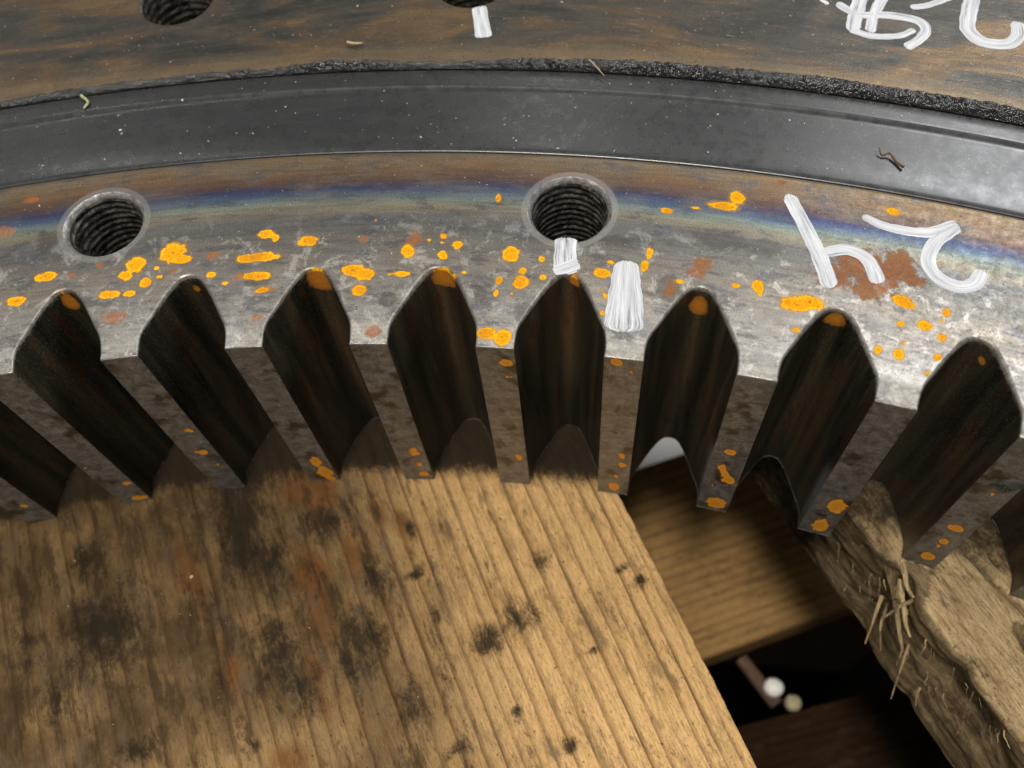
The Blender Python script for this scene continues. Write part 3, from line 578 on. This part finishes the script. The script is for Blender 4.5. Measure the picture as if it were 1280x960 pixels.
# ---------------------------------------------------------------- timber
def ringcount(v, u, seed):
    return v * 1.75 + 4.0 * (1 - np.exp(-np.abs(v) / 5)) + 1.1 * vnoise(v * .45, v * 0, seed) + 1.0 * (vnoise(u * .06, v * .22, seed + 1) - .5) + .10 * vnoise(u * .3, v * .6, seed + 2)
def board(name, O, D, N, zt, u0, u1, v0, v1, thick, mat, du, dv, seed, hfun=None, attr=None, parent=None, round_=.06):
    """a sawn board: dense upper face with relief, rounded arrises, sides, ends and underside"""
    u = np.linspace(u0, u1, max(2, int((u1 - u0) / du))); v = np.linspace(v0, v1, max(2, int((v1 - v0) / dv)))
    # cross-section path: down the v0 side, over the top, down the v1 side
    ns = 40 if round_ > .08 else 8; side = np.linspace(thick, round_, ns)
    pv = np.concatenate([np.full(ns, v0), [v0 + round_ * .3], np.linspace(v0 + round_, v1 - round_, len(v)), [v1 - round_ * .3], np.full(ns, v1)])
    pz = np.concatenate([-side, [-round_ * .3], np.zeros(len(v)), [-round_ * .3], -side[::-1]])
    U, PV = np.meshgrid(u, pv, indexing='ij'); PZ = np.repeat(pz[None, :], len(u), 0); Vv = PV.copy()
    top = PZ > -.001
    if hfun is not None: dV, dZ = hfun(U, PV, PZ); Vv = PV + dV; PZ = PZ + dZ
    X = O[0] + U * D[0] + Vv * N[0]; Y = O[1] + U * D[1] + Vv * N[1]
    V = np.stack([X, Y, zt + PZ], -1).reshape(-1, 3); n = len(pv)
    F = grid_faces(len(u), n).tolist()
    F += [[(len(u) - 1) * n, 0, n - 1, (len(u) - 1) * n + n - 1][::1]]                              # underside
    F += [list(range(n))[::1], [(len(u) - 1) * n + i for i in range(n)][::-1]]
    along = (PV - PZ * .9 * np.where(PV < (v0 + v1) / 2, 1, -1))                                        # wrap the grain over the edge
    rc = ringcount(along, U, seed); z0 = np.zeros(U.shape)
    A = dict(gr=np.stack([U, rc, along], -1).reshape(-1, 3), dirt_shade=z0.ravel(), warm=z0.ravel(), oil=z0.ravel())
    if attr: A.update({k: f.ravel() for k, f in attr(U, PV, PZ).items()})
    o = mesh_obj(name, V, F, mat, parent, attrs=A, sharp=50)
    import bmesh
    bm = bmesh.new(); bm.from_mesh(o.data); bmesh.ops.recalc_face_normals(bm, faces=bm.faces); bm.to_mesh(o.data); bm.free()
    return o
D1 = np.array([.4756, -.8796]); N1 = np.array([-.8796, -.4756]); O1 = np.array([3.23, 45.73]); ZW = -8.27
def plank_h(U, V, Z):
    top = Z > -.09
    rc = ringcount(V, U, 31); fr = rc % 1
    dz = -.018 * smooth(fr, .6, .9) * (1 - smooth(fr, .93, 1.0)) * top
    ck = 12.60 + (U + 3.49) * .0645 + .10 * (vnoise(U * .7, U * 0, 4) - .5)                            # the drying crack
    dd = (V - ck); on = smooth(U, -4.2, -2.5)
    dz = dz - .16 * np.exp(-(dd / .07) ** 2) * on * top + .05 * np.exp(-((dd + .22) / .12) ** 2) * on * top
    dz = dz - .04 * (vnoise(U * .4, V * .4, 6)) * top - .05 * vnoise(U * 1.2, V * 2, 7) * np.exp(-np.abs(V) / .25)
    dv = .06 * (vnoise(U * .8, Z * 2, 8) - .3) * np.exp(-np.abs(V) / .3) + .03 * (vnoise(U * 5, Z * 2, 9)) * np.exp(-np.abs(V) / .15)
    return dv, dz
def plank_attr(U, V, Z):
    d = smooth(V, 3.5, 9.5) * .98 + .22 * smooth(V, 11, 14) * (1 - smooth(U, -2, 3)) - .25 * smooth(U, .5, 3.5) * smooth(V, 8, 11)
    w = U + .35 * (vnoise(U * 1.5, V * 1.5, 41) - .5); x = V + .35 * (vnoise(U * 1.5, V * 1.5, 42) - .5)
    r = np.hypot(O1[0] + U * D1[0] + V * N1[0], O1[1] + U * D1[1] + V * N1[1]) - RT                       # shade under the ring and in tooth gaps, painted into the wood colour
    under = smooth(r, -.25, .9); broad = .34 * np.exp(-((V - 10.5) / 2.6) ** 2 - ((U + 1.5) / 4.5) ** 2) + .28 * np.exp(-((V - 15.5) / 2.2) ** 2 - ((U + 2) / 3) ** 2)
    return dict(dirt_shade=np.clip(np.maximum(d, 1.0 * under), 0, 1), oil=np.maximum(spots(w, x, OIL), np.maximum((1.0 + .1 * smooth(V, 5, 9)) * under, broad)), warm=np.maximum(spots(w, x, WARM), .3 * under))
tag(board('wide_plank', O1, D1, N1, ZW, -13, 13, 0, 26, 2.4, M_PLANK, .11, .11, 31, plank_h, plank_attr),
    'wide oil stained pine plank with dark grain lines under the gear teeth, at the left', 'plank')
D2 = np.array([.537, -.8436]); N2 = np.array([.8436, .537]); O2 = np.array([11.75, 43.02])
def tim_h(U, V, Z):
    edge = np.exp(-np.abs(V) / .5); dep = np.clip(-Z / 4, 0, 1)
    fib = vnoise(U * .9, (V + Z) * 5, 51) - .5; fib2 = vnoise(U * 3.2, (V + Z) * 11, 52) - .5
    tz = np.floor(5 * vnoise(U * .22, Z * 1.6 + .15 * U, 53)) / 5 + .35 * np.floor(4 * vnoise(U * .5, Z * 5, 59)) / 4
    dv = (.06 * fib + .05 * fib2 + .15 * (tz - .55)) * edge
    notch = np.exp(-((U + .7) / .55) ** 2) + .35 * np.exp(-((U - 1.9) / .3) ** 2)
    dv = dv + .5 * notch * edge * (1 - .4 * dep)
    cav = np.exp(-((U - 2.9) / 1.3) ** 2) * np.exp(-((Z + 1.3) / .7) ** 2); dv = dv + .8 * cav * edge
    dv = dv + (-.35 * dep * (U < 9)) * edge                                                          # side leans out below
    tv = np.floor(4 * vnoise(U * .16, V * 1.1 + .1 * U, 54)) / 4 + .4 * np.floor(3 * vnoise(U * .4, V * 4.5, 57)) / 3
    dz = -.05 * tv - .04 * vnoise(U * 2.5, V * 12, 55) - .28 * notch * np.exp(-np.abs(V) / .8) - .25 * np.exp(-((V - .0) / .16) ** 2) * vnoise(U * 1.4, V, 56)
    gr = np.exp(-((V - 2.3 - .12 * (U)) / .10) ** 2) * smooth(U, -4, -1) * .13; dz = dz - gr
    dz = dz - .35 * np.exp(-((V - 2.1) / .25) ** 2 - ((U - 2.4) / .7) ** 2)
    return dv, dz * np.where(Z > -.1, 1, .15)
def tim_attr(U, V, Z):
    side = Z < -.12
    r = np.hypot(O2[0] + U * D2[0] + V * N2[0], O2[1] + U * D2[1] + V * N2[1]) - RT; under = smooth(r, -.1, 1.3)  # painted shade where the ring covers the timber
    return dict(dirt_shade=np.maximum(under, np.where(side, .95, .15 + .6 * vnoise(U * .5, V * .8, 58))), oil=.62 * under + .5 * np.exp(-((V - 2.1) / .5) ** 2 - ((U - 2.4) / 1.0) ** 2) + .55 * np.exp(-((U - 3.2) / .7) ** 2 - ((Z + 1.5) / .7) ** 2) * side, warm=.25 * np.exp(-((U - 1.2) / .6) ** 2 - (V / .8) ** 2))  # side face and the two hollows coloured darker
tim = empty('splintered_timber'); tag(tim, 'thick rough timber with a torn splintered edge under the gear, at lower right', 'timber')
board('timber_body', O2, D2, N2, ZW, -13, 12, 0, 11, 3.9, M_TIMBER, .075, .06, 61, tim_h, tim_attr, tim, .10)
# splinters: thin tapered torn fibres
def splinter(P, r, seed=0):
    P = [tuple(np.array(p) + (np.random.default_rng(seed * 10 + i).normal(0, .035, 3) if 0 < i else 0)) for i, p in enumerate(P)]; P = [P[0]] + sum([[tuple((np.array(a) + np.array(b)) / 2 + np.random.default_rng(seed + i).normal(0, .03, 3)), b] for i, (a, b) in enumerate(zip(P[:-1], P[1:]))], [])
    Q = catmull([(*p,) for p in P], 4); m = 6; V = []; n = len(Q)
    for k, q in enumerate(Q):
        d = Vector(Q[min(k + 1, n - 1)] - Q[max(k - 1, 0)]).normalized(); a = d.cross(Vector((.3, .2, 1))).normalized(); b = d.cross(a); t = k / (n - 1)
        rr = r * (1 - .75 * t) * (1 + .3 * (vnoise(t * 9, seed * 1.3, seed) - .5))
        for j in range(m):
            A_ = 2 * math.pi * j / m + seed; fl = .55 + .45 * abs(math.cos(A_ * 1.0)); V.append(tuple(q + np.array(a) * rr * math.cos(A_) + np.array(b) * rr * fl * math.sin(A_)))
    F = grid_faces(n, m, wrap=True).tolist() + [list(range(m))[::-1], [(n - 1) * m + j for j in range(m)]]
    V = np.array(V); k = len(V)
    return mesh_obj('splinter', V, F, M_TIMBER, tim, attrs=dict(gr=np.stack([V[:, 2] * 2, V[:, 0] * 3, V[:, 0]], -1), dirt_shade=np.full(k, .1 + .8 * ((seed * 7919) % 10) / 10), warm=np.zeros(k), oil=np.zeros(k)), sharp=60)
SP = [([(11.05, 44.6, -8.6), (11.35, 43.5, -9.0), (11.50, 42.6, -9.7)], .20), ([(11.3, 43.3, -8.8), (11.50, 42.4, -9.3), (11.60, 41.9, -9.6)], .11),
      ([(12.1, 43.7, -8.5), (11.5, 43.15, -8.9), (11.05, 42.85, -9.4)], .075), ([(11.9, 42.3, -9.8), (11.75, 41.6, -10.2), (11.5, 40.9, -10.7)], .05),
      ([(11.25, 43.7, -9.8), (11.05, 43.0, -10.2), (10.9, 42.4, -10.6)], .07), ([(11.4, 43.5, -9.8), (11.25, 42.9, -10.2), (11.35, 42.3, -10.6)], .06),
      ([(11.2, 44.9, -8.5), (11.5, 44.0, -8.4), (11.75, 43.3, -8.5)], .16), ([(10.9, 45.6, -8.6), (11.25, 44.7, -8.7), (11.4, 44.0, -8.9)], .13),
      ([(11.5, 43.9, -8.7), (11.6, 43.1, -9.0), (11.85, 42.4, -9.2)], .12), ([(12.4, 41.3, -10.8), (12.4, 40.9, -11.2)], .05), ([(13.2, 41.0, -8.6), (13.15, 40.7, -9.1)], .04)]
for k, (P, r) in enumerate(SP): splinter(P, r, k + 1)
for k in range(70):                                                                                      # short torn fibres along the ragged edge
    u = random.uniform(-3, 5); zz = -8.4 - random.random() * 3.2; p = O2 + D2 * u - N2 * random.uniform(-.15, .15)
    q = p + D2 * random.uniform(.15, .45) - N2 * random.uniform(.05, .3); splinter([(p[0], p[1], zz), ((p[0] + q[0]) / 2, (p[1] + q[1]) / 2, zz - .1), (q[0], q[1], zz - random.uniform(.05, .45))], random.choice((.008, .012, .02, .03)), 30 + k)

# boards of the stack below, out of focus
ZL = -24.0; a0 = np.array([7.98, 44.69]); a1 = np.array([14.93, 47.82]); DA = (a1 - a0) / np.linalg.norm(a1 - a0); NA = np.array([-DA[1], DA[0]])
def knot_attr(U, V, Z):
    return dict(dirt_shade=np.clip(.1 + .5 * vnoise(U * .3, V * .6, 71), 0, 1), oil=.38 * np.exp(-((np.hypot((U - 2.2) / 1.1, (V - 3.0) / .8) - 1) / .35) ** 2), warm=.5 * np.exp(-((U - 2.2) / 1.4) ** 2 - ((V - 3.0) / 1.1) ** 2))
tag(board('lower_board', a0, DA, NA, ZL, -18, 22, 0, 9.5, 2.2, M_LOWER, .25, .2, 72, None, knot_attr), 'blurred brown board with a round knot deep in the gap between plank and splintered timber', 'board')
b0 = np.array([9.33, 41.94]); b1 = np.array([15.14, 43.98]); DB = (b1 - b0) / np.linalg.norm(b1 - b0); NB = np.array([DB[1], -DB[0]])
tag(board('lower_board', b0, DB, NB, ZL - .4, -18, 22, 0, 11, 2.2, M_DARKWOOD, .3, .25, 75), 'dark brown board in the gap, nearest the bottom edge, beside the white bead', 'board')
# bearers that carry the planks, under the rings and behind the frame edge
for y, lab in ((57.0, 'square wooden bearer hidden under the far part of the rings'), (27.5, 'square wooden bearer under the near ends of plank and timber')):
    for zc, tk in ((ZW - 4.0, 11.6),):
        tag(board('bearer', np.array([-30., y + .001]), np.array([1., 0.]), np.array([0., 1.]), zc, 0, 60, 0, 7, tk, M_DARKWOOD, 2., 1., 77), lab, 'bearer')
V = [(-400, -400, 0), (400, -400, 0), (400, 400, 0), (-400, 400, 0)]
for x in (-22., 22.):
    for y in (30.5, 60.5):
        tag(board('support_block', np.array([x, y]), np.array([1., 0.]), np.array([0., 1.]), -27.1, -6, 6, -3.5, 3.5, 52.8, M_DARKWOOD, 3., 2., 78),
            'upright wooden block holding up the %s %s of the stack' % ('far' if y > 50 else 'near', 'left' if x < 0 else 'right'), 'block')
fl = mesh_obj('floor', V, [[0, 1, 2, 3]], M_CONC); fl.location = (0, 0, -80); tag(fl, kind='structure')
# white pipe on the floor beyond the ring, seen through one tooth gap
def tube(name, p, q, r, r_in, mat, seg=40):
    p, q = Vector(p), Vector(q); d = (q - p).normalized(); a = d.cross(Vector((0, 0, 1))).normalized(); b = d.cross(a); V = []
    for (c, rr) in ((p, r), (q, r), (q, r_in), (p, r_in)):
        for j in range(seg): t = 2 * math.pi * j / seg; V.append(tuple(c + a * rr * math.cos(t) + b * rr * math.sin(t)))
    F = [[k * seg + j, k * seg + (j + 1) % seg, ((k + 1) % 4) * seg + (j + 1) % seg, ((k + 1) % 4) * seg + j] for k in range(4) for j in range(seg)]
    return mesh_obj(name, V, F, mat, sharp=40)
M_WHITE = mat_plain('white_plastic', 'f4f2ec', 'e9e6df', 1.5, .45, 0, .1)
tag(tube('plastic_pipe', (-14, 79.0, -71.5), (44, 81.0, -71.5), 7.5, 7.0, M_WHITE), 'blurred white pipe on the floor, seen through the gap between two teeth', 'pipe')
# little things lying on the dark lower board
def pebble(name, loc, r, mat, seed):
    nu, nv = 20, 12; V = []
    for i in range(nv + 1):
        for j in range(nu):
            a, b = math.pi * i / nv, 2 * math.pi * j / nu; k = r * (1 + .14 * (vnoise(2 * math.sin(a) * math.cos(b) + 9, 2 * math.cos(a) + 9, seed) - .5))
            V.append((k * math.sin(a) * math.cos(b), k * math.sin(a) * math.sin(b), k * .8 * math.cos(a)))
    o = mesh_obj(name, V, grid_faces(nv + 1, nu, wrap=True, flip=True), mat, sharp=180); o.location = loc; return o
tag(pebble('bead', (10.55, 43.5, -23.6), .42, M_WHITE, 3), 'small blurred white bead in the dark gap beside a brown peg', 'bead')
tag(pebble('pebble', (11.42, 43.0, -24.0), .36, mat_plain('cream_stone', 'b9ae8c', '8f8468', 4, .7), 5), 'small cream pebble just right of the white bead', 'pebble')
tag(tube('wooden_peg', (9.3, 44.75, -24.3), (10.75, 42.9, -24.1), .3, .001, mat_plain('peg_wood', '6a5040', '4c3a2c', 3, .8), 14), 'short reddish brown peg lying beside the white bead', 'peg')

# ---------------------------------------------------------------- debris and dust
def thin(name, P, r, mat, label, cat, taper=.5):
    Q = catmull(P, 6); m = 6; n = len(Q); V = []
    for k, q in enumerate(Q):
        d = Vector(Q[min(k + 1, n - 1)] - Q[max(k - 1, 0)]).normalized(); a = d.cross(Vector((0, 0, 1))).normalized(); b = d.cross(a); rr = r * (1 - taper * k / n) * (1 + .5 * (vnoise(k * .9, 0., 3) - .5))
        V += [tuple(q + np.array(a) * rr * math.cos(2 * math.pi * j / m) + np.array(b) * rr * math.sin(2 * math.pi * j / m)) for j in range(m)]
    o = mesh_obj(name, V, grid_faces(n, m, wrap=True).tolist() + [list(range(m))[::-1], [(n - 1) * m + j for j in range(m)]], mat, sharp=60)
    return tag(o, label, cat)
M_TWIG = mat_plain('brown_twig', '4a3426', '6b4a34', 6, .8); M_STRAW = mat_plain('straw', 'b8a27a', '8d7a58', 6, .7)
thin('twig', [(9.11, 52.22, .14), (9.18, 52.04, .06), (9.37, 52.06, .10), (9.51, 51.84, .06), (9.66, 51.64, .09)][::-1], .05, M_TWIG, 'tiny crooked brown twig on the black rubber band', 'twig', .75)
thin('straw_fibre', [(1.60, 54.98, .24), (1.84, 54.71, .20), (2.05, 54.45, .17)], .024, M_STRAW, 'short pale straw lying across the black grease', 'straw')
thin('wood_chip', [(-12.62, 53.2, .10), (-12.35, 52.98, .08), (-12.40, 52.75, .07)], .06, mat_plain('green_chip', '8b8f5a', 'a9a88a', 6, .7), 'tiny forked greenish chip on the left of the rubber band', 'wood chip')
thin('wood_chip', [(-5.3, 55.45, .22), (-5.1, 55.40, .22), (-4.85, 55.45, .2)], .06, M_STRAW, 'small pale chip stuck in the grease near the top middle', 'wood chip')
# wet smear on the tip of the tooth at the right edge
nA, nB = 60, 14; aa = np.linspace(14.75, 15.75, nA); V = []
for j in range(nB):
    for i in range(nA):
        t = i / (nA - 1); s_ = j / (nB - 1); w_ = (.10 + .10 * vnoise(t * 7, 0., 5)) * math.sin(math.pi * t) ** .5
        zz = -2.55 + .45 * t + .12 * math.sin(t * 9) + (s_ - .5) * 2 * w_; hh = .055 * math.sin(math.pi * s_) * math.sin(math.pi * t) ** .5 * (.4 + 1.2 * vnoise(t * 22, s_ * 4, 6))
        V.append(tuple(P3(-.004 - hh, math.radians(aa[i]), zz)))
tag(mesh_obj('grease_smear', V, grid_faces(nB, nA), mat_plain('wet_grease', '20261f', '3a4238', 12, .08), sharp=180), 'wet glinting grease smear across the tip of the rightmost tooth', 'grease', kind='stuff')

def flecks(name, pts, size, mat, label, seed):
    g = np.random.default_rng(seed); V = []; F = []
    for (x, y, z) in pts:
        s = size * g.uniform(.35, 1.0) ** 1.5 * (2.2 if g.random() < .04 else 1); a = g.uniform(0, 6.28); el = g.uniform(.35, 1.0); k = len(V); m = 5
        for j in range(m):
            t = a + 2 * math.pi * j / m; rr = s * g.uniform(.6, 1.2); px, py = rr * math.cos(t), rr * el * math.sin(t); c, q = math.cos(a), math.sin(a)
            V.append((x + px * c - py * q, y + px * q + py * c, z))
        V.append((x, y, z + s * .5)); F += [[k + j, k + (j + 1) % m, k + m] for j in range(m)]
    return tag(mesh_obj(name, V, F, mat), label, 'dust', kind='stuff')
def polar_pts(n, r0, r1, zf, a0=-5.2, a1=4.8, avoid=()):
    out = []
    while len(out) < n:
        r = rng.uniform(r0, r1); a = rng.uniform(a0, a1) * PIT; x, y, z = P3(r, a, 0)
        if any((x - c[0]) ** 2 + (y - c[1]) ** 2 < 1.3 for c in avoid): continue
        if vnoise(r * 1.3, a * 60, 77) * .7 + rng.random() * .6 < .5: continue
        out.append((float(x), float(y), float(zf(r))))
    return out
hc = [h[0] for h in holes] + rh
seal_z = lambda r: np.interp(r, [5.94, 6.15, 6.35, 6.7, 7.4, 8.05, 8.2, 8.3, 8.6, 8.9], [-.03, 0, .012, .01, -.01, -.03, -.03, .05, .03, 0])
flecks('pale_dust', polar_pts(300, 5.98, 8.88, seal_z), .028, M_WDUST, 'fine pale dust specks scattered on the black rubber band', 1)
flecks('steel_dust', polar_pts(420, 2.4, 5.75, lambda r: .001, avoid=hc), .018, M_WDUST, 'fine pale dust specks on the heat tinted steel face', 2)
flecks('ring_dust', polar_pts(420, 9.6, 14.5, lambda r: ZR + .001, avoid=hc), .026, M_DUST, 'pale dust specks on the brown outer ring', 3)
pts = []
for _ in range(150):
    u, v = rng.uniform(-6, 9), rng.uniform(.3, 19); p = O1 + D1 * u + N1 * v; pts.append((p[0], p[1], ZW - .01))
flecks('wood_dust', pts, .026, M_DUST, 'tiny pale grains scattered on the wide plank', 4)
